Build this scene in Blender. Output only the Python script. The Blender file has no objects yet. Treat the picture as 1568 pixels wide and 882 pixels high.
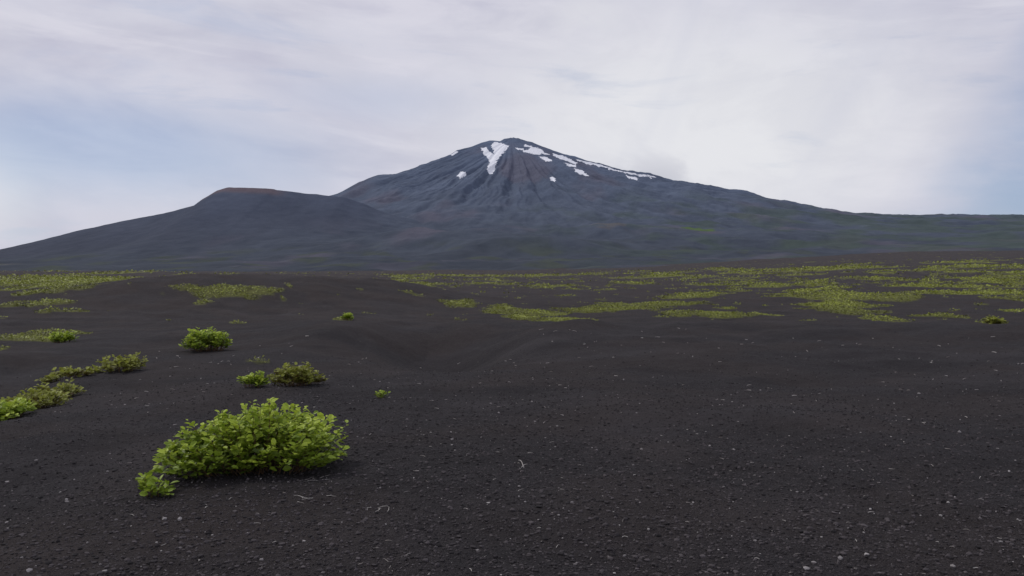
import bpy, math, numpy as np
from mathutils import Vector
rng = np.random.default_rng(7)
scene = bpy.context.scene
scene.view_settings.view_transform = 'Standard'
scene.view_settings.look = 'None'
scene.view_settings.exposure = 0

# ------------------------------------------------------------ noise helpers
def _h(ix, iy, s):
    n = (ix.astype(np.int64)*374761393 + iy.astype(np.int64)*668265263 + s*1442695041) & 0xffffffff
    n = ((n ^ (n >> 13))*1274126177) & 0xffffffff
    n = n ^ (n >> 16)
    return (n & 0xffff)/65535.0*2*np.pi
def perlin(x, y, s=0):
    x = np.asarray(x, float); y = np.asarray(y, float)
    x0 = np.floor(x); y0 = np.floor(y); fx = x-x0; fy = y-y0
    u = fx*fx*fx*(fx*(fx*6-15)+10); v = fy*fy*fy*(fy*(fy*6-15)+10)
    def g(ix, iy, dx, dy):
        a = _h(ix, iy, s); return np.cos(a)*dx+np.sin(a)*dy
    a = g(x0, y0, fx, fy); b = g(x0+1, y0, fx-1, fy)
    c = g(x0, y0+1, fx, fy-1); d = g(x0+1, y0+1, fx-1, fy-1)
    return (a+(b-a)*u+((c+(d-c)*u)-(a+(b-a)*u))*v)*1.5
def fbm(x, y, s=0, o=4):
    r = 0; a = 1; f = 1
    for i in range(o):
        r = r+a*perlin(x*f+i*17.3, y*f-i*9.1, s+i); a *= .5; f *= 2.03
    return r
def sstep(a, b, x):
    t = np.clip((x-a)/(b-a), 0, 1); return t*t*(3-2*t)

def make_mesh(name, verts, faces, attrs=None, smooth=False, mat=None, link=True):
    me = bpy.data.meshes.new(name)
    verts = np.ascontiguousarray(verts, dtype=np.float32); faces = np.asarray(faces, dtype=np.int32)
    nf, k = faces.shape
    me.vertices.add(len(verts)); me.vertices.foreach_set('co', verts.ravel())
    me.loops.add(nf*k); me.loops.foreach_set('vertex_index', faces.ravel())
    me.polygons.add(nf); me.polygons.foreach_set('loop_start', np.arange(nf, dtype=np.int32)*k)
    me.update(calc_edges=True)
    me.polygons.foreach_set('use_smooth', np.full(nf, smooth, dtype=bool))
    for n, arr in (attrs or {}).items():
        arr = np.asarray(arr, dtype=np.float32)
        if arr.ndim == 1:
            me.attributes.new(n, 'FLOAT', 'POINT').data.foreach_set('value', arr)
        else:
            me.attributes.new(n, 'FLOAT_COLOR', 'POINT').data.foreach_set('color', np.c_[arr, np.ones(len(arr), np.float32)].astype(np.float32).ravel())
    me.update()
    ob = bpy.data.objects.new(name, me); scene.collection.objects.link(ob)
    if mat: me.materials.append(mat)
    return ob
def grid_faces(nu, nv, wrap=False):
    i = np.arange(nu if wrap else nu-1); j = np.arange(nv-1)
    I, J = np.meshgrid(i, j, indexing='ij'); I2 = (I+1) % nu
    return np.stack([I*nv+J, I2*nv+J, I2*nv+J+1, I*nv+J+1], -1).reshape(-1, 4)

# ------------------------------------------------------------ node helpers
def new_mat(name):
    m = bpy.data.materials.new(name); m.use_nodes = True
    nt = m.node_tree; nt.nodes.clear(); return m, nt
def N(nt, typ, **kw):
    n = nt.nodes.new(typ)
    for k, v in kw.items():
        setattr(n, k, v)
    return n
def math_(nt, op, a, b=None, c=None, clamp=False):
    n = nt.nodes.new('ShaderNodeMath'); n.operation = op; n.use_clamp = clamp
    for i, v in enumerate((a, b, c)):
        if v is None: continue
        if isinstance(v, (int, float)): n.inputs[i].default_value = v
        else: nt.links.new(v, n.inputs[i])
    return n.outputs[0]
def smap(nt, v, a, b, c=0., d=1.):
    n = nt.nodes.new('ShaderNodeMapRange'); n.interpolation_type = 'SMOOTHSTEP'
    if isinstance(v, (int, float)): n.inputs[0].default_value = v
    else: nt.links.new(v, n.inputs[0])
    for i, x in enumerate((a, b, c, d)): n.inputs[i+1].default_value = x
    return n.outputs[0]
def mixc(nt, f, a, b, mode='MIX'):
    n = nt.nodes.new('ShaderNodeMix'); n.data_type = 'RGBA'; n.blend_type = mode
    for s, v in ((0, f), (6, a), (7, b)):
        if isinstance(v, (int, float)): n.inputs[s].default_value = v
        elif isinstance(v, tuple): n.inputs[s].default_value = (*v, 1)
        else: nt.links.new(v, n.inputs[s])
    return n.outputs[2]
def noise(nt, vec, scale, detail=4, rough=.55, dist=0.):
    n = N(nt, 'ShaderNodeTexNoise'); n.inputs['Scale'].default_value = scale
    n.inputs['Detail'].default_value = detail; n.inputs['Roughness'].default_value = rough
    n.inputs['Distortion'].default_value = dist
    nt.links.new(vec, n.inputs['Vector']); return n.outputs['Fac']

# ------------------------------------------------------------ ground height
EYE = 1.6
RT = np.array([0, 12, 20, 28, 36, 45, 60, 100, 200, 400, 800, 1500, 2500, 14000.])
ZR = np.array([0, 0, .02, .02, -.22, -.38, -.2, .2, 2.4, 7.6, 21, 48, 76, 84.])
ZC = np.array([0, 0, -.08, -.22, -.4, -.45, -.3, .1, 1.2, 4, 9.7, 19, 36, 50.])
ZL = np.array([0, -.1, -.3, -.35, -.4, -.3, 0, .8, 2.3, 5, 9, 12, 14, 10.])
lt = np.linspace(np.log(5), np.log(14010), 600)
ker = np.exp(-np.linspace(-2.2, 2.2, 33)**2); ker /= ker.sum()
def smooth_tab(Z):
    v = np.interp(lt, np.log(RT+5), Z)
    return np.convolve(np.pad(v, 16, mode='edge'), ker, mode='valid')
TR, TC, TL = map(smooth_tab, (ZR, ZC, ZL))
def bump(x, y, cx, cy, rx, ry, h, rot=0.):
    c, s = math.cos(rot), math.sin(rot); dx = x-cx; dy = y-cy
    u = (c*dx+s*dy)/rx; v = (-s*dx+c*dy)/ry
    return h*np.exp(-(u*u+v*v))
def ground_z(x, y):
    x = np.asarray(x, float); y = np.asarray(y, float)
    r = np.hypot(x, y); a = np.arctan2(x, np.maximum(y, 1e-3)); t = np.clip(np.tan(np.clip(a, -1.2, 1.2)), -.9, .9)
    lr = np.log(r+5)
    zr = np.interp(lr, lt, TR); zc = np.interp(lr, lt, TC); zl = np.interp(lr, lt, TL)
    wr = sstep(-.02, .55, t); wl = sstep(.02, .5, -t)
    z = zc*(1-wr-wl)+zr*wr+zl*wl
    z = z*np.where(y < 0, np.exp(-np.abs(y)/30), 1)
    z = z+bump(x, y, -22, 60, 13, 10, 1.9, .15)+bump(x, y, -10, 66, 9, 8, .9)
    z = z+bump(x, y, -1.9, 22.0, 2.2, 4.6, -1.0, .25)+bump(x, y, 7, 26, 7.5, 4.0, .34, .1)+bump(x, y, 1.6, 25, 1.4, 4.6, .42, -.3)
    z = z+bump(x, y, -5.2, 25.5, 2.0, 4.0, .42, .2)+bump(x, y, -2, 31, 4, 2.6, .28)
    z = z+bump(x, y, -10.5, 12.5, 4, 5, -.5, .4)+bump(x, y, -6.5, 29, 6, 4, .25)
    z = z+bump(x, y, -1.8, 9, 3, 3, .12)+bump(x, y, 16, 21, 6, 5, .3)+bump(x, y, 3.5, 14, 3, 2.5, -.18)+bump(x, y, -4.4, 6.3, 1.1, 2.2, -.24)
    rp = 1-np.abs(fbm(x/4.2+3, y/7.5, 9, 3))
    z = z+fbm(x/5.5, y/5.5, 3, 3)*.13*sstep(3, 12, r)+(rp-.7)*.11*sstep(6, 14, r)+fbm(x/1.1, y/1.1, 5, 4)*.032+fbm(x/.3, y/.3, 6, 2)*.010
    z = z+fbm(x/22, y/22, 11, 3)*.32*sstep(25, 70, r)
    z = z+fbm(x/80, y/80, 12, 3)*1.0*sstep(100, 260, r)
    z = z+fbm(x/300, y/300, 13, 3)*3.0*sstep(400, 1100, r)
    return z

# vegetation mats: ellipses (x, y, rx, ry) in metres + broad noise-driven moorland
MATS = [(-8.0,39,.45,.45),(-13.,38.,.5,.4),(-18.6,51.5,2.2,1.5),(-20.9,52,1.4,1.0),(-16.4,52.5,1.3,1.2),
        (-3.6,56,1.1,2.6),(-.6,52,1.1,4.),(.6,45,.9,2.2),(2.6,42.,1.5,2.8),(1.5,50,1.5,3.),(5.2,55,2.2,2.0),(8.5,58,2.6,2.5),(11.5,66,4,3.0),
        (11.6,45.5,1.6,2.8),(9.6,46,.9,2.),(14.4,46,.6,1.2),(22,53,2.1,3.),(24.5,60,2.8,3),(27,70,4,3.6),(18.,37.8,1.0,.8),(14.5,39,.4,.5),
        (23.5,44,1.2,1.0),(20,33.5,.6,.55),(19,41,.9,.9),(31,50,1.0,1.1),
        (-16.3,26.5,1.3,1.3),(-15,22.5,.7,.6),(-17.5,30,1.4,1.0),(-5.9,18.4,.22,.24),
        (-27.5,47,1.8,1.1),(-24.5,43,1.1,.7),(-30,53,2.4,1.5),(-33,57,1.6,1.6),
        (-34,62,3.2,2.2),(-38,66,3,3),(-41,72,4,3.5),(-46,78,5,4),(-37,78,4,3.4),(-33,84,4,4),(-47,88,7,5),
        (-55,98,10,6),(-44,108,8,7),(-62,120,12,8),(-30,135,9,10),(-52,150,12,9),(-20,150,8,7),(-30,62,1.3,1.2)]
def veg(x, y):
    r = np.hypot(x, y); t = x/np.maximum(y, 1e-3)
    wx = x+fbm(x/2.2, y/2.2, 31, 3)*.5*np.clip(r/45, .3, 6); wy = y+fbm(x/2.2, y/2.2, 37, 3)*.9*np.clip(r/45, .3, 4)
    m = np.full(np.shape(x), -1.0)
    for cx, cy, rx, ry in MATS:
        d = np.sqrt(((wx-cx)/rx)**2+((wy-cy)/ry)**2)
        m = np.maximum(m, 1.15-d)
    m = m+fbm(x/1.2, y/1.2, 41, 3)*.32
    a = fbm(x/11, y/13, 51, 4); b = fbm(x/36, y/42, 57, 3); c = fbm(x/120, y/160, 59, 3)
    right = sstep(.0, .32, t)*sstep(50, 82, r)*(1-sstep(330, 900, r))
    left = sstep(.36, .50, -t)*sstep(80, 110, r)*(1-sstep(260, 500, r))
    mid = sstep(95, 160, r)*(1-sstep(350, 600, r))
    w = np.maximum(np.maximum(right, left*.88), mid*.66)
    big = sstep(150, 320, r)
    f = a*(1-big)+(b*1.0+a*.25)*big+c*.25
    m2 = np.where(w > .01, (f-.94+w*.84)*3.0, -1)
    near = (fbm(x/2.0, y/2.6, 61, 3)-.80)*2.5*sstep(38, 48, r)-2*(1-sstep(36, 44, r))
    return np.maximum(np.maximum(m, m2), near)

# ------------------------------------------------------------ ground sheet
th_f = np.radians(np.linspace(-42, 42, 900)); th_b = np.radians(np.linspace(42, 318, 130)[1:-1])
th = np.r_[th_f, th_b]
rr = np.r_[0.02, .3, .8, 1.5, np.exp(np.linspace(np.log(2.2), np.log(13500), 780))]
T, R = np.meshgrid(th, rr, indexing='ij')
GX = R*np.sin(T); GY = R*np.cos(T); GZ = ground_z(GX, GY)
V = veg(GX, GY)
vg = sstep(-.05, .25, V)*np.where(GY > 0, 1, 0)
brown = sstep(.0, .6, fbm(GX/3., GY/3., 71, 3)+.25)*.35+sstep(-.5, -4, GX)*sstep(7.0, 4.6, GY)*.75+sstep(30, 50, R)*.15
# wind-blown dark / pale drifts of ash
drift = np.clip(.5+.45*fbm(GX/4+.8*fbm(GX/3, GY/3, 75, 2), GY/1.6, 73, 4), 0, 1)
gm, nt = new_mat('volcanic_sand')
tc = N(nt, 'ShaderNodeTexCoord').outputs['Object']
av = N(nt, 'ShaderNodeAttribute', attribute_name='veg').outputs['Fac']
ab = N(nt, 'ShaderNodeAttribute', attribute_name='brown').outputs['Fac']
ad = N(nt, 'ShaderNodeAttribute', attribute_name='drift').outputs['Fac']
n1 = noise(nt, tc, 60, 6, .75); n2 = noise(nt, tc, 4.0, 6, .65); n3 = noise(nt, tc, .3, 5, .6); n6 = noise(nt, tc, 14, 4, .7)
vor = N(nt, 'ShaderNodeTexVoronoi'); vor.inputs['Scale'].default_value = 75; nt.links.new(tc, vor.inputs['Vector'])
c = mixc(nt, smap(nt, n1, .3, .72), (.020, .018, .019), (.080, .072, .075))
c = mixc(nt, smap(nt, n6, .42, .66, 0, .6), c, (.022, .020, .021))
c = mixc(nt, smap(nt, n2, .38, .66, 0, .5), c, (.029, .0265, .0275))
c = mixc(nt, smap(nt, n3, .4, .65, 0, .35), c, (.048, .044, .047))
c = mixc(nt, smap(nt, ad, .5, .85, 0, .5), c, (.023, .021, .0225))
c = mixc(nt, smap(nt, ad, .45, .1, 0, .45), c, (.066, .059, .062))
c = mixc(nt, math_(nt, 'MULTIPLY', ab, .6), c, (.062, .045, .037))
n4 = noise(nt, tc, 1.5, 5, .7); n5 = noise(nt, tc, .06, 4, .6)
gcol = mixc(nt, smap(nt, n4, .35, .65), (.095, .105, .03), (.19, .20, .045))
gcol = mixc(nt, smap(nt, n5, .4, .6, 0, .5), gcol, (.12, .12, .05))
c = mixc(nt, math_(nt, 'MULTIPLY', av, .85), c, gcol)
bs = N(nt, 'ShaderNodeBsdfPrincipled'); bs.inputs['Roughness'].default_value = .95; bs.inputs['Specular IOR Level'].default_value = .12
nt.links.new(c, bs.inputs['Base Color'])
hgt = math_(nt, 'ADD', math_(nt, 'MULTIPLY', vor.outputs['Distance'], -.5), math_(nt, 'MULTIPLY', n1, .8))
hgt = math_(nt, 'ADD', hgt, math_(nt, 'MULTIPLY', n2, 2.5))
hgt = math_(nt, 'ADD', hgt, math_(nt, 'MULTIPLY', n6, 1.6))
bp = N(nt, 'ShaderNodeBump'); bp.inputs['Strength'].default_value = 1.; bp.inputs['Distance'].default_value = .04
nt.links.new(hgt, bp.inputs['Height']); nt.links.new(bp.outputs[0], bs.inputs['Normal'])
o = N(nt, 'ShaderNodeOutputMaterial'); nt.links.new(bs.outputs[0], o.inputs[0])
make_mesh('ground', np.c_[GX.ravel(), GY.ravel(), GZ.ravel()], grid_faces(len(th), len(rr), True)[:, ::-1],
          {'veg': vg.ravel(), 'brown': brown.ravel(), 'drift': drift.ravel()}, True, gm)

# ------------------------------------------------------------ mountain
D = 5000.; S = D/1230.
def prof(pts, s, x0=784):
    p = np.array(pts, float); return np.abs(p[:, 0]-x0)*s, (430-p[:, 1])*s
LRr, LRh = prof([(784,211),(772,213),(766,217),(750,216),(738,219),(728,223),(715,228),(700,232),(690,239),(670,247),(640,259),(610,270),(585,274),(570,276),(550,288),(528,299),(450,332),(300,373),(0,418),(-600,440)], S)
RRr, RRh = prof([(784,211),(795,213),(806,217),(815,219),(830,226),(845,232),(860,238),(880,244),(900,251),(925,257),(950,264),(1000,273),(1060,284),(1120,296),(1160,303),(1200,312),(1260,325),(1300,329),(1375,332),(1430,333),(1480,331),(1530,334),(1568,337),(1800,350),(2400,400)], S)
FR = np.array([0, 60, 300, 600, 1000, 1500, 2000, 2500, 3000, 3500, 6000.]); FH = np.array([888, 850, 705, 550, 385, 245, 145, 78, 40, 5, -60.])
def mountain_h(x, y):
    dx = x; dy = y-D; r = np.hypot(dx, dy); ph = np.arctan2(dy, dx)
    c = np.cos(ph)
    side = np.interp(r, RRr, RRh)*sstep(-.06, .06, c)+np.interp(r, LRr, LRh)*(1-sstep(-.06, .06, c))
    w = np.abs(np.sin(ph))**1.15
    h = side*(1-w)+np.interp(r, FR, FH)*w
    env = sstep(60, 700, r); lowf = np.clip(h/500, .12, 1)
    warp = fbm(dx/600, dy/600, 4, 3)
    rid = 1-2*np.abs(perlin(ph*9+warp*.55, r/2000, 181))
    g = perlin(ph*6+warp*.5, r/2600, 81)+.5*rid+.55*perlin(ph*17+warp*1.1, r/1500, 82)+.25*perlin(ph*38+fbm(dx/300, dy/300, 24, 2)*1.5, r/700, 83)
    h = h+g*(env*19+3)*lowf+fbm(dx/150, dy/150, 84, 5)*(2.5+8*env*lowf)
    h = h+(1-np.abs(fbm(dx/420, dy/420, 184, 4)))*20*env*sstep(700, 250, h)-12*env*sstep(700, 250, h)
    h = h+bump(x, y, -230, 2750, 420, 230, 62, -.2)+bump(x, y, 430, 3200, 210, 150, 38)+bump(x, y, 900, 3000, 500, 200, 28)+bump(x, y, 60, 2550, 260, 150, 30, .2)
    return h+EYE
xs = np.r_[np.linspace(-7000, -750, 220), np.linspace(-745, 1150, 520), np.linspace(1160, 7500, 330)]
ys = np.r_[np.linspace(1500, 4100, 260), np.linspace(4105, 5080, 290), np.linspace(5095, 8500, 90)]
MX, MY = np.meshgrid(xs, ys, indexing='ij'); MZ = mountain_h(MX, MY)
snow = np.zeros_like(MX)
SN = [(0,[(736,226),(744,225),(750,232),(757,238),(754,228),(752,221),(758,217),(768,219),(779,223),(777,229),(770,236),(763,242),(761,248),(758,258),(754,267),(748,266),(746,257),(750,248),(746,242),(741,236)]),
 (0,[(699,268),(706,261),(714,263),(712,269),(703,272)]),
 (.975,[(802,220),(812,221),(828,227),(834,234),(825,240),(815,238),(803,236),(799,233),(808,230),(812,226),(802,224)]),
 (.965,[(825,242),(838,242),(845,250),(836,252)]),(.975,[(788,226),(800,228),(803,232),(793,231)]),
 (.98,[(846,236),(862,239),(875,246),(884,252),(877,257),(868,251),(855,246),(847,241)]),
 (.97,[(860,252),(878,257),(880,261),(870,260)]),(.955,[(878,262),(890,265),(896,278),(884,274),(876,270)]),
 (0,[(842,270),(851,272),(850,279),(843,277)]),
 (.99,[(878,244),(892,247),(910,252),(932,258),(930,262),(900,256),(884,250)]),
 (.985,[(925,257),(945,262),(975,269),(1002,275),(1000,278),(960,271),(930,264)]),
 (.97,[(951,274),(969,278),(967,284),(955,280)]),(.985,[(972,273),(988,277),(985,281),(974,277)]),
 (.99,[(688,238),(700,231),(702,236),(694,241)]),(.97,[(832,232),(842,236),(838,239),(830,236)])]
jx = MX+fbm(MX/24, MY/24, 91, 4)*8; jz = MZ-EYE+fbm(MX/24, MY/24, 95, 4)*6
sel = (MX > -600) & (MX < 1100) & (MY > 3700) & (MZ > 450) & (MY < 5060)
px_, pz_ = jx[sel], jz[sel]; acc = np.zeros(px_.shape, bool)
def front_k(b):
    k = .95
    for _ in range(8): k = 1-np.interp((430-b)*S*k, FH[::-1], FR[::-1])/D
    return k
for k, poly in SN:
    P = np.array([((a-784)*S*(k or front_k(b)), (430-b)*S*(k or front_k(b))) for a, b in poly]); ins = np.zeros(px_.shape, bool); j = len(P)-1
    for i in range(len(P)):
        xi, yi = P[i]; xj, yj = P[j]
        ins ^= ((yi > pz_) != (yj > pz_)) & (px_ < (xj-xi)*(pz_-yi)/(yj-yi+1e-9)+xi); j = i
    acc |= ins
snow[sel] = acc*(.93+.25*fbm(px_/15, pz_/15, 97, 2))
def hazy_rock_col(X_, Y_, Z_):
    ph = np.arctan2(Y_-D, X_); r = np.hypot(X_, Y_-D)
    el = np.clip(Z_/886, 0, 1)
    lo = np.array([.049, .057, .070]); hi = np.array([.120, .152, .218]); md = np.array([.085, .104, .144])  # aerial haze painted into the colours: grey-brown rock tinted blue, paler with height
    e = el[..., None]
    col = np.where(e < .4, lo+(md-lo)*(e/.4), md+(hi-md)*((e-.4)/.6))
    warp = fbm(X_/400, Y_/400, 7, 3)
    st = perlin(ph*26+warp*1.2, r/1600, 101)*.6+.4*perlin(ph*60+fbm(X_/200, Y_/200, 8, 3)*1.2, r/900, 102)+.9*fbm(X_/240, Y_/200, 103, 5)
    col = col*(1+.15*st[..., None])
    red = sstep(.15, .7, fbm(X_/350, Y_/500, 105, 3)*.8+.9*np.exp(-((X_-60)/190)**2-((Z_-600)/130)**2))
    col = col*(1-red[..., None]*.5)+np.array([.122, .110, .140])*red[..., None]*.5
    gr = sstep(-.1, .7, fbm(X_/260, Y_/260, 107, 5)+.5*sstep(400, 2200, X_))*sstep(560, 300, Z_)*sstep(-300, 900, X_)
    col = col*(1-gr[..., None]*.6)+np.array([.062, .086, .068])*gr[..., None]*.6
    gl = sstep(.1, .7, fbm(X_/160, Y_/160, 117, 5))*sstep(160, 60, Z_)
    col = col*(1-gl[..., None]*.5)+np.array([.065, .078, .048])*gl[..., None]*.5
    gp = sstep(.9, .6, np.hypot((X_-760)/95, (Y_-3280)/150)+fbm(X_/60, Y_/60, 109, 3)*.3)
    col = col*(1-gp[..., None])+np.array([.085, .13, .055])*gp[..., None]
    bpn = sstep(.9, .4, np.hypot((X_-400)/90, (Y_-3250)/130)+fbm(X_/50, Y_/50, 110, 3)*.4)
    col = col*(1-bpn[..., None]*.6)+np.array([.12, .11, .105])*bpn[..., None]*.6
    return np.clip(col, .01, 1)
col = hazy_rock_col(MX, MY, MZ)
def hazy_rock_mat(name, scale):
    m, nt = new_mat(name)
    tc = N(nt, 'ShaderNodeTexCoord').outputs['Object']
    ac = N(nt, 'ShaderNodeAttribute', attribute_name='hazy_rock').outputs['Color']
    an = N(nt, 'ShaderNodeAttribute', attribute_name='snow').outputs['Fac']
    n1 = noise(nt, tc, .02*scale, 6, .65); n2 = noise(nt, tc, .004*scale, 5, .6, .4)
    c = mixc(nt, smap(nt, n1, .35, .68, .0, .35), ac, mixc(nt, 1., ac, (.60, .62, .66), 'MULTIPLY'))
    c = mixc(nt, smap(nt, n2, .4, .65, .0, .35), c, mixc(nt, 1., c, (1.3, 1.27, 1.22), 'MULTIPLY'))
    c = mixc(nt, smap(nt, an, .2, .85), c, (.80, .82, .86))
    bs = N(nt, 'ShaderNodeBsdfPrincipled'); bs.inputs['Roughness'].default_value = 1; bs.inputs['Specular IOR Level'].default_value = .05
    nt.links.new(c, bs.inputs['Base Color'])
    bp = N(nt, 'ShaderNodeBump'); bp.inputs['Strength'].default_value = .4; bp.inputs['Distance'].default_value = 12
    nt.links.new(n1, bp.inputs['Height']); nt.links.new(bp.outputs[0], bs.inputs['Normal'])
    o = N(nt, 'ShaderNodeOutputMaterial'); nt.links.new(bs.outputs[0], o.inputs[0]); return m
rm = hazy_rock_mat('hazy_mountain_rock', 1.)
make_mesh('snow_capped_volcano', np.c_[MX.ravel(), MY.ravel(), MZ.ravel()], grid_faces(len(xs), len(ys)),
          {'hazy_rock': col.reshape(-1, 3), 'snow': snow.ravel()}, True, rm)

# ------------------------------------------------------------ flank hill (flat-topped crater ridge)
D2 = 3600.; S2 = D2/1230.
HP = np.array([(-700,470),(-300,432),(0,385),(60,371),(120,355),(200,337),(270,323),(300,314),(306,311),(313,304),(323,298),(334,291),(346,287),(352,286),(380,287),(418,288),(424,290),(470,295),(528,301),(560,313),(600,335),(650,370),(720,410),(850,450)], float)
hx = (HP[:, 0]-784)*S2; hz = (430-HP[:, 1])*S2
def hill_h(x, y):
    s = np.interp(x, hx, hz); dy = y-D2-(x+1200)*.05
    f = np.where(dy < 0, -dy/1550, dy/900)
    g = np.clip(1-f, 0, None)**1.45
    h = (s+40)*g-40
    h = h+perlin(x/170, y/900, 121)*6*sstep(.02, .3, f)+fbm(x/90, y/120, 122, 4)*1.6
    return h+EYE
xs2 = np.linspace(-5200, 500, 760); ys2 = np.linspace(1900, 4700, 360)
HX, HY = np.meshgrid(xs2, ys2, indexing='ij')
h1 = hill_h(HX, HY); h2 = mountain_h(HX, HY)
kk = (110*sstep(-1900, -1000, HX)*sstep(2200, 2900, HY))+12
q = np.clip(.5+.5*(h1-h2)/kk, 0, 1)
HZ = h2*(1-q)+h1*q+kk*q*(1-q)-1.5-6*(1-q)**8
HZ = HZ-120*sstep(2250, 1900, HY)-60*sstep(300, 500, HX)
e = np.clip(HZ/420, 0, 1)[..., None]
hc = np.array([.046, .052, .067])*(1-e)+np.array([.072, .087, .126])*e  # hill colours carry the same painted-in bluish distance haze
stn = perlin(HX/110+HY/700, HY/900, 131)+.5*perlin(HX/40, HY/500, 132)+.6*fbm(HX/260, HY/260, 133, 4)
hc = hc*(1+.08*stn[..., None])
crest = (sstep(-1450, -1330, HX)*sstep(-980, -1080, HX)*sstep(75, 10, np.abs(HY-D2+25)))[..., None]
hc = hc*(1-crest*.7)+np.array([.145, .108, .115])*crest*.7
rc = hazy_rock_col(HX, HY, HZ); qq = sstep(.15, .95, q)[..., None]
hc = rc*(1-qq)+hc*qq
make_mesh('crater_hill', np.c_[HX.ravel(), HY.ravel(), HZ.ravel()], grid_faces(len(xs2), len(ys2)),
          {'hazy_rock': hc.reshape(-1, 3), 'snow': np.zeros(HX.size)}, True, rm)

# ------------------------------------------------------------ foliage builders
def unit(v): return v/np.maximum(np.linalg.norm(v, axis=-1, keepdims=True), 1e-9)
LT = np.array([(0,0,0),(.32,.40,.10),(.74,.34,.07),(1,0,-.10),(.74,-.34,.07),(.32,-.40,.10)])
def leaf_mesh(P, A, Nn, L, W):
    A = unit(A); B = unit(np.cross(Nn, A)); C = np.cross(A, B)
    t = LT[None]
    v = P[:, None]+A[:, None]*(t[..., 0]*L[:, None])[..., None]+B[:, None]*(t[..., 1]*W[:, None])[..., None]+C[:, None]*(t[..., 2]*W[:, None])[..., None]
    n = len(P); b = np.arange(n)[:, None]*6
    f = np.concatenate([b+np.array([[0, 3, 2, 1]]), b+np.array([[0, 5, 4, 3]])])
    return v.reshape(-1, 3), f
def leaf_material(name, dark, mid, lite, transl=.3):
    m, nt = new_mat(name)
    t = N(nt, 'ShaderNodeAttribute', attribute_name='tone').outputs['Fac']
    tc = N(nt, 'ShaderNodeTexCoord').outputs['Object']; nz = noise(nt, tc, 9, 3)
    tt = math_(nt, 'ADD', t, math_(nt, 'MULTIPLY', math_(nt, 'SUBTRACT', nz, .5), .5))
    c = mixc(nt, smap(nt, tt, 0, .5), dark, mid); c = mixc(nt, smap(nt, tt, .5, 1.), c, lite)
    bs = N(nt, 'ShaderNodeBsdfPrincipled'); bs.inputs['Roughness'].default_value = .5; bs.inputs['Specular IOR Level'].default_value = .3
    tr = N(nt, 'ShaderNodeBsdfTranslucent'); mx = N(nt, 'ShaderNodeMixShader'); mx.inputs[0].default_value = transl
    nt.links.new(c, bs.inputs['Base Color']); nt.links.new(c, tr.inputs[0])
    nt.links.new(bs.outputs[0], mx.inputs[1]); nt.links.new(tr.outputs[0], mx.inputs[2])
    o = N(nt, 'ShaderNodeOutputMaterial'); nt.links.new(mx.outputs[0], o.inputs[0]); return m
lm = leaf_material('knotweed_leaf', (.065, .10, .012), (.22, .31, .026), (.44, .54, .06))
lmb = leaf_material('shrub_leaf_autumnal', (.11, .075, .026), (.19, .20, .035), (.33, .36, .06))
mm = leaf_material('moor_mat_leaf', (.11, .115, .03), (.21, .23, .042), (.33, .37, .06), .2)
sm_, nts = new_mat('stem'); b_ = N(nts, 'ShaderNodeBsdfPrincipled'); b_.inputs['Base Color'].default_value = (.13, .075, .035, 1); b_.inputs['Roughness'].default_value = .7
o_ = N(nts, 'ShaderNodeOutputMaterial'); nts.links.new(b_.outputs[0], o_.inputs[0])

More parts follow.
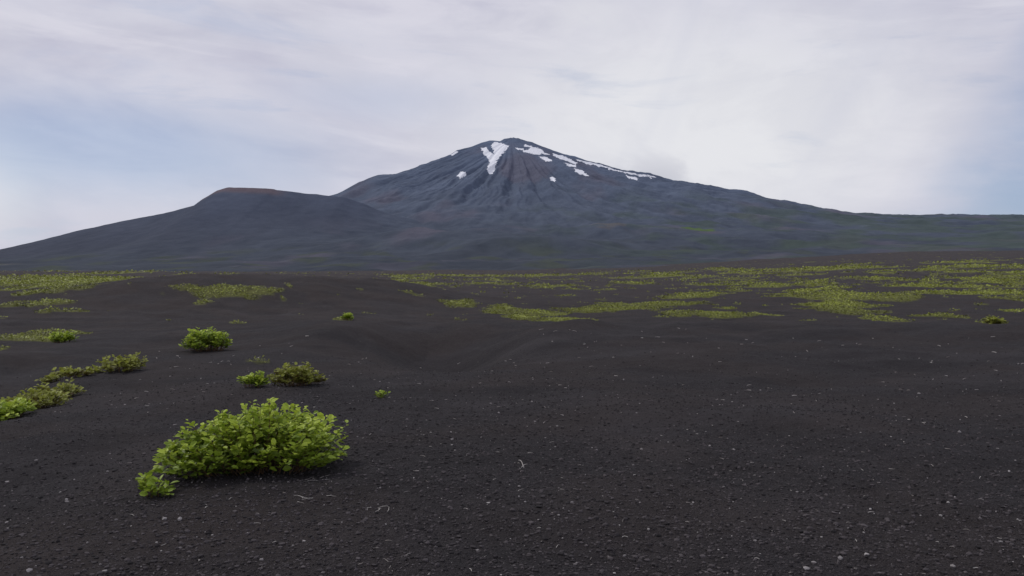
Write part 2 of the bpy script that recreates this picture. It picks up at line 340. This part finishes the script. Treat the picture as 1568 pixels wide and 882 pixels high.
def shrub(name, cx, cy, rx, ry, H, shoots, leafL, per=14, mat=lm, seed=1, stems=True, lump=.5, skew=0.):
    g = np.random.default_rng(seed)
    u = g.uniform(0, 2*np.pi, shoots); q = np.sqrt(g.uniform(0, 1, shoots))
    lob = 1+.13*np.sin(u*3+seed)+.09*np.sin(u*5+2*seed)
    tx = np.cos(u)*q*rx*lob; ty = np.sin(u)*q*ry*lob
    th_ = H*(np.sqrt(np.clip(1-q**4.2, .12, 1)))*(g.uniform(.70, 1.10, shoots))*(1+lump*perlin(tx*3.2/rx, ty*2.2/ry, seed))*(1+skew*tx/rx)
    bx = tx*.6+g.normal(0, .05*rx, shoots); by = ty*.6+g.normal(0, .05*ry, shoots)
    gx, gy = cx+bx, cy+by; gz0 = ground_z(gx, gy)
    tz = ground_z(cx+tx, cy+ty)+th_
    P0 = np.c_[gx, gy, gz0-.02]; P2 = np.c_[cx+tx, cy+ty, tz]
    P1 = (P0+P2)/2; P1[:, 2] += th_*.22
    t = (np.linspace(.28, 1, per)[None]+g.uniform(-.03, .03, (shoots, per))).clip(0, 1)[..., None]
    P = P0[:, None]*(1-t)**2+2*P1[:, None]*t*(1-t)+P2[:, None]*t*t
    Tn = unit(2*(1-t)*(P1-P0)[:, None]+2*t*(P2-P1)[:, None])
    ang = np.arange(per)[None]*2.4+g.uniform(0, 6.28, (shoots, 1))+g.normal(0, .4, (shoots, per))
    out = np.stack([np.cos(ang), np.sin(ang), g.uniform(-.25, .65, ang.shape)], -1)
    A = unit(out+Tn*.35)
    Nn = unit(np.stack([g.normal(0, .42, ang.shape), g.normal(0, .42, ang.shape)-.2, np.ones(ang.shape)], -1))
    Lf = leafL*g.uniform(.5, 1.3, ang.shape)*(1-.35*(t[..., 0] > .93))
    Pl = P+A*.25*Lf[..., None]
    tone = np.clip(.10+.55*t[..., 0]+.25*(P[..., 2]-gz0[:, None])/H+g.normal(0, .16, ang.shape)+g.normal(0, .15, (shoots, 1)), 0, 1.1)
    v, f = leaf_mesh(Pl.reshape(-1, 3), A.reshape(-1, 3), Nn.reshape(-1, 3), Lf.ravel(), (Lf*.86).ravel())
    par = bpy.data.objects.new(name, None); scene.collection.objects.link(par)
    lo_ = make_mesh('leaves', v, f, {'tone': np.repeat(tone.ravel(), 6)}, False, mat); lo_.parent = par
    if stems:
        k = 6; t = np.linspace(0, 1, k)[None, :, None]
        C = P0[:, None]*(1-t)**2+2*P1[:, None]*t*(1-t)+P2[:, None]*t*t
        rad = (.0045*(1-.6*t[..., 0]))[..., None]*max(1, leafL/.07)
        ring = [C+rad*np.array([math.cos(a), math.sin(a), 0]) for a in (0, 2.09, 4.19)]
        Vv = np.stack(ring, 2)
        base = (np.arange(shoots)*k*3)[:, None, None]+(np.arange(k-1)*3)[None, :, None]
        fs = []
        for a in range(3):
            b2 = (a+1) % 3; fs.append(np.stack([base+a, base+b2, base+3+b2, base+3+a], -1).reshape(-1, 4))
        so = make_mesh('stems', Vv.reshape(-1, 3), np.concatenate(fs), None, True, sm_); so.parent = par
    return par
shrub('knotweed_bush', -2.22, 6.95, .86, .52, .45, 300, .064, 15, lm, 3, lump=.28, skew=.14)
shrub('knotweed_bush', -2.80, 6.25, .13, .12, .16, 14, .06, 8, lm, 4)
shrub('knotweed_bush', -3.98, 12.4, .20, .16, .20, 34, .07, 9, lm, 5)
shrub('low_shrub', -3.50, 13.0, .42, .34, .32, 90, .07, 11, lmb, 6, lump=.25)
shrub('knotweed_sprout', -1.82, 11.1, .10, .08, .10, 12, .05, 6, lm, 7)
shrub('knotweed_bush', -8.45, 22.2, .72, .5, .55, 140, .10, 11, lm, 8, lump=.25)
shrub('low_shrub', -7.65, 12.7, .62, .45, .22, 100, .075, 10, lmb, 9, lump=.6)
shrub('knotweed_bush', -7.5, 11.6, .66, .40, .24, 100, .08, 11, lm, 10, lump=.4)
shrub('low_shrub', -8.0, 13.9, .6, .4, .22, 60, .08, 10, lmb, 16, lump=.6)
shrub('low_shrub', -8.3, 17.0, .60, .42, .28, 80, .085, 10, lmb, 11, lump=.6)
shrub('low_shrub', -9.0, 16.2, .55, .4, .18, 50, .085, 10, lmb, 18, lump=.6)
shrub('knotweed_bush', -14.3, 25.5, .42, .32, .34, 50, .10, 9, lm, 13)
shrub('knotweed_bush', 19.6, 32.6, .5, .35, .30, 50, .12, 9, lmb, 14)
shrub('knotweed_bush', -8.0, 39, .28, .28, .3, 30, .12, 8, lm, 15)

# moor vegetation: one mesh of leaf clumps, leaf size grows with distance (level of detail)
Mc = 900000
rr_ = np.exp(rng.uniform(np.log(15), np.log(800), Mc)); tt_ = rng.uniform(-.78, .78, Mc)
x = rr_*np.sin(tt_); y = rr_*np.cos(tt_); v = veg(x, y)
keep = (v > .02) & (rng.uniform(0, 1, Mc) < np.where(rr_ < 70, 1, np.where(rr_ < 200, .55, .3)))
x, y, v, rr_ = x[keep], y[keep], v[keep], rr_[keep]
n = len(x); sz = np.clip(rr_*.0022, .05, 1.0)*rng.uniform(.6, 1.3, n)
hgt_ = np.clip(v, 0, .8)*np.clip(.16+rr_*.0024, .1, .75)*(.7+.5*fbm(x/np.clip(rr_*.03, .6, 9), y/np.clip(rr_*.03, .6, 9), 141, 2))*rng.uniform(.2, 1., n)
P = np.c_[x, y, ground_z(x, y)+np.clip(hgt_, 0.01, 2)]
a = rng.uniform(0, 6.28, n); A = np.c_[np.cos(a), np.sin(a), rng.uniform(0, .9, n)]
Nn = unit(np.c_[rng.normal(0, .5, n), rng.normal(0, .5, n)-.3, np.ones(n)])
tone = np.clip(.22+.5*np.clip(v, 0, 1)+rng.normal(0, .16, n)+.35*fbm(x/6, y/6, 143, 3)-.08*sstep(150, 500, rr_), 0, 1)
vv, ff = leaf_mesh(P, A, Nn, sz, sz*.8)
make_mesh('moor_vegetation', vv, ff, {'tone': np.repeat(tone, 6)}, False, mm)
print('moor leaves', n)

# ------------------------------------------------------------ scoria gravel
ico = np.array([(0,0,1),(.894,0,.447),(.276,.851,.447),(-.724,.526,.447),(-.724,-.526,.447),(.276,-.851,.447),(.724,.526,-.447),(-.276,.851,-.447),(-.894,0,-.447),(-.276,-.851,-.447),(.724,-.526,-.447),(0,0,-1)])
icf = np.array([(0,1,2),(0,2,3),(0,3,4),(0,4,5),(0,5,1),(1,6,2),(2,7,3),(3,8,4),(4,9,5),(5,10,1),(6,7,2),(7,8,3),(8,9,4),(9,10,5),(10,6,1),(11,7,6),(11,8,7),(11,9,8),(11,10,9),(11,6,10)])
n = 95000
r = 3.4+ (26-3.4)*rng.beta(1., 2.6, n); t = rng.uniform(-.72, .72, n)
x = r*np.sin(t); y = r*np.cos(t)
s = np.minimum(.0035+.0033*rng.exponential(1, n), .018)
vj = ico[None]*(1+rng.uniform(-.3, .3, (n, 12, 1)))*s[:, None, None]*np.array([1, 1, .7])*(1+rng.uniform(-.3, .3, (n, 1, 3)))
aa = rng.uniform(0, 6.28, n); ca, sa = np.cos(aa)[:, None], np.sin(aa)[:, None]
vx = vj[..., 0]*ca-vj[..., 1]*sa; vy = vj[..., 0]*sa+vj[..., 1]*ca
gz = ground_z(x, y)
V3 = np.stack([vx+x[:, None], vy+y[:, None], vj[..., 2]+(gz+s*.2)[:, None]], -1).reshape(-1, 3)
F3 = (np.arange(n)[:, None, None]*12+icf[None]).reshape(-1, 3)
tone = rng.uniform(0, .45, n); lt_ = rng.uniform(0, 1, n) < .018; tone[lt_] = rng.uniform(.6, 1, lt_.sum())
m, nt = new_mat('scoria'); t_ = N(nt, 'ShaderNodeAttribute', attribute_name='tone').outputs['Fac']
c = mixc(nt, smap(nt, t_, 0, .5), (.024, .022, .023), (.085, .075, .077)); c = mixc(nt, smap(nt, t_, .55, 1), c, (.34, .32, .31))
bs = N(nt, 'ShaderNodeBsdfPrincipled'); bs.inputs['Roughness'].default_value = .95; bs.inputs['Specular IOR Level'].default_value = .15
nt.links.new(c, bs.inputs['Base Color']); o = N(nt, 'ShaderNodeOutputMaterial'); nt.links.new(bs.outputs[0], o.inputs[0])
make_mesh('scoria_gravel', V3, F3, {'tone': np.repeat(tone, 12)}, False, m)

# ------------------------------------------------------------ dead twigs
tv, tf = [], []
def twig(x, y, L, rad, ang, lift=.4, bend=.4):
    pts = []; a = ang; p = np.array([x, y, float(ground_z(x, y))+rad])
    for i in range(5):
        pts.append(p.copy()); p = p+np.array([math.cos(a), math.sin(a), lift*(1-i*.4)])*L/4; a += rng.normal(0, bend)
        p[2] = max(p[2], float(ground_z(p[0], p[1]))+rad*.5)
    b = sum(len(q) for q in tv); ring = []
    for i, q in enumerate(pts):
        rd = rad*(1-.15*i)
        for k in range(4):
            an = k*math.pi/2+.4; ring.append(q+rd*np.array([-math.sin(a)*math.cos(an), math.cos(a)*math.cos(an), math.sin(an)]))
    tv.append(np.array(ring))
    for i in range(4):
        for k in range(4): tf.append((b+i*4+k, b+i*4+(k+1) % 4, b+i*4+4+(k+1) % 4, b+i*4+4+k))
for i in range(420):
    r = math.exp(rng.uniform(math.log(4), math.log(24))); t = rng.uniform(-.45, .62)
    twig(r*math.sin(t), r*math.cos(t), rng.uniform(.015, .055)*max(1, r/9), rng.uniform(.002, .0035)*max(1, r/7), rng.uniform(0, 6.28), rng.uniform(0, .5))
for cx, cy in ((-1.45, 5.9), (-.9, 5.6), (-1.6, 6.55)):
    for i in range(5): twig(cx+rng.normal(0, .06), cy+rng.normal(0, .06), .10, .002, rng.uniform(0, 6.28), .2)
twig(.10, 6.75, .11, .005, 2.0, .9, .15); twig(.08, 6.75, .06, .004, .6, .8, .15)
m, nt = new_mat('bleached_wood'); tc = N(nt, 'ShaderNodeTexCoord').outputs['Object']; nz = noise(nt, tc, 3, 3)
bs = N(nt, 'ShaderNodeBsdfPrincipled'); bs.inputs['Roughness'].default_value = .85
nt.links.new(mixc(nt, smap(nt, nz, .3, .7), (.22, .19, .17), (.55, .52, .48)), bs.inputs['Base Color'])
o = N(nt, 'ShaderNodeOutputMaterial'); nt.links.new(bs.outputs[0], o.inputs[0])
make_mesh('dead_twigs', np.concatenate(tv), np.array(tf), None, True, m)

# ------------------------------------------------------------ sky & light
SUN_EL, SUN_AZ = math.radians(50), math.radians(-60)  # azimuth measured from +Y toward +X
w = bpy.data.worlds.new('World'); scene.world = w; w.use_nodes = True
nt = w.node_tree; nt.nodes.clear()
sky = N(nt, 'ShaderNodeTexSky', sky_type='NISHITA', sun_disc=False)
sky.sun_elevation = SUN_EL; sky.sun_rotation = SUN_AZ; sky.altitude = 1400; sky.air_density = 1.0; sky.dust_density = 1.5
tc = N(nt, 'ShaderNodeTexCoord').outputs['Generated']
sp = N(nt, 'ShaderNodeSeparateXYZ'); nt.links.new(tc, sp.inputs[0]); X, Y, Z = sp.outputs
az = math_(nt, 'ARCTAN2', X, Y); elv = math_(nt, 'ARCSINE', Z)
def comb(a, b, c=0.):
    n = N(nt, 'ShaderNodeCombineXYZ')
    for i, v in enumerate((a, b, c)):
        if isinstance(v, (int, float)): n.inputs[i].default_value = v
        else: nt.links.new(v, n.inputs[i])
    return n.outputs[0]
rot = comb(math_(nt, 'ADD', az, math_(nt, 'MULTIPLY', elv, .5)), math_(nt, 'MULTIPLY', elv, 3.0), Z)
nA = noise(nt, rot, 2.2, 6, .55, .3)
nB = noise(nt, comb(az, math_(nt, 'MULTIPLY', elv, 1.6), 3.3), 7, 6, .6, .4)
nC = noise(nt, rot, 6.5, 5, .5, .2)
nS = noise(nt, comb(math_(nt, 'ADD', az, math_(nt, 'MULTIPLY', elv, 1.2)), math_(nt, 'MULTIPLY', elv, 5.0), 7.7), 3.6, 6, .58, .5)
# diagonal cirrus fall streaks (upper right)
nD = noise(nt, comb(math_(nt, 'MULTIPLY', math_(nt, 'SUBTRACT', az, math_(nt, 'MULTIPLY', elv, .55)), 7.), math_(nt, 'MULTIPLY', elv, 1.2), 1.7), 1.0, 4, .5, .3)
def blob(a0, e0, ra, re, k, wob=.35, rota=0.):
    ca, sa_ = math.cos(rota), math.sin(rota)
    da = math_(nt, 'SUBTRACT', az, a0); de = math_(nt, 'SUBTRACT', elv, e0)
    u = math_(nt, 'DIVIDE', math_(nt, 'ADD', math_(nt, 'MULTIPLY', da, ca), math_(nt, 'MULTIPLY', de, sa_)), ra)
    v = math_(nt, 'DIVIDE', math_(nt, 'SUBTRACT', math_(nt, 'MULTIPLY', de, ca), math_(nt, 'MULTIPLY', da, sa_)), re)
    d = math_(nt, 'SQRT', math_(nt, 'ADD', math_(nt, 'MULTIPLY', u, u), math_(nt, 'MULTIPLY', v, v)))
    d = math_(nt, 'ADD', d, math_(nt, 'MULTIPLY', math_(nt, 'SUBTRACT', nA, .5), wob*4))
    return math_(nt, 'MULTIPLY', smap(nt, d, 1.35, .2), k)
blue = blob(-.46, .145, .28, .075, .6)
edge = math_(nt, 'SUBTRACT', az, math_(nt, 'ADD', .40, math_(nt, 'MULTIPLY', elv, .60)))
edge = math_(nt, 'ADD', edge, math_(nt, 'MULTIPLY', math_(nt, 'SUBTRACT', nC, .5), .12))
wedge = math_(nt, 'MULTIPLY', smap(nt, edge, -.01, .13, 0, .9), smap(nt, az, 1.3, .9))
wedge = math_(nt, 'MULTIPLY', wedge, smap(nt, nB, .70, .40, .55, 1.))
blue = math_(nt, 'MAXIMUM', blue, wedge)
blue = math_(nt, 'MAXIMUM', blue, blob(-.16, .22, .16, .035, .25))
blue = math_(nt, 'MAXIMUM', blue, smap(nt, nS, .54, .72, 0, .30))
bright = math_(nt, 'MAXIMUM', blob(.22, .17, .34, .17, 1., .15), blob(-.60, .10, .09, .07, .8, .3))
ccol = mixc(nt, smap(nt, nA, .38, .62), (4.9, 4.9, 6.1), (6.5, 6.5, 7.4))
ccol = mixc(nt, smap(nt, nS, .52, .34, 0, .7), ccol, (7.1, 7.0, 7.8))
ccol = mixc(nt, bright, ccol, (7.8, 7.85, 8.2))
ccol = mixc(nt, smap(nt, nB, .42, .66, 0, .22), ccol, (5.2, 5.3, 6.2))
ccol = mixc(nt, math_(nt, 'MULTIPLY', smap(nt, nD, .38, .66, 0, .6), smap(nt, az, .02, .25)), ccol, (5.6, 5.8, 6.9))
ccol = mixc(nt, math_(nt, 'MULTIPLY', blob(.17, .125, .085, .03, .75, .3), smap(nt, nB, .38, .58)), ccol, (5.4, 5.5, 6.2))
ccol = mixc(nt, math_(nt, 'MULTIPLY', blob(.10, .32, .05, .03, .6, .3), smap(nt, nB, .4, .55)), ccol, (7.3, 7.3, 7.8))
bluec = mixc(nt, .6, sky.outputs[0], (3.0, 3.9, 6.0))
fin = mixc(nt, blue, ccol, bluec)
bg = N(nt, 'ShaderNodeBackground'); bg.inputs[1].default_value = .1; nt.links.new(fin, bg.inputs[0])
o = N(nt, 'ShaderNodeOutputWorld'); nt.links.new(bg.outputs[0], o.inputs[0])
ld = bpy.data.lights.new('sun', 'SUN'); ld.energy = 1.5; ld.angle = math.radians(10); ld.color = (1, .96, .9)
lo_ = bpy.data.objects.new('sun', ld); scene.collection.objects.link(lo_)
d = Vector((math.cos(SUN_EL)*math.sin(SUN_AZ), math.cos(SUN_EL)*math.cos(SUN_AZ), math.sin(SUN_EL)))
lo_.rotation_euler = d.to_track_quat('Z', 'Y').to_euler()

# ------------------------------------------------------------ camera
cd = bpy.data.cameras.new('camera'); cd.sensor_width = 36; cd.lens = 36*1230/1568; cd.clip_start = .1; cd.clip_end = 40000
co = bpy.data.objects.new('camera', cd); scene.collection.objects.link(co)
co.location = (0, 0, EYE); co.rotation_euler = (math.radians(90-.51), 0, 0)
scene.camera = co
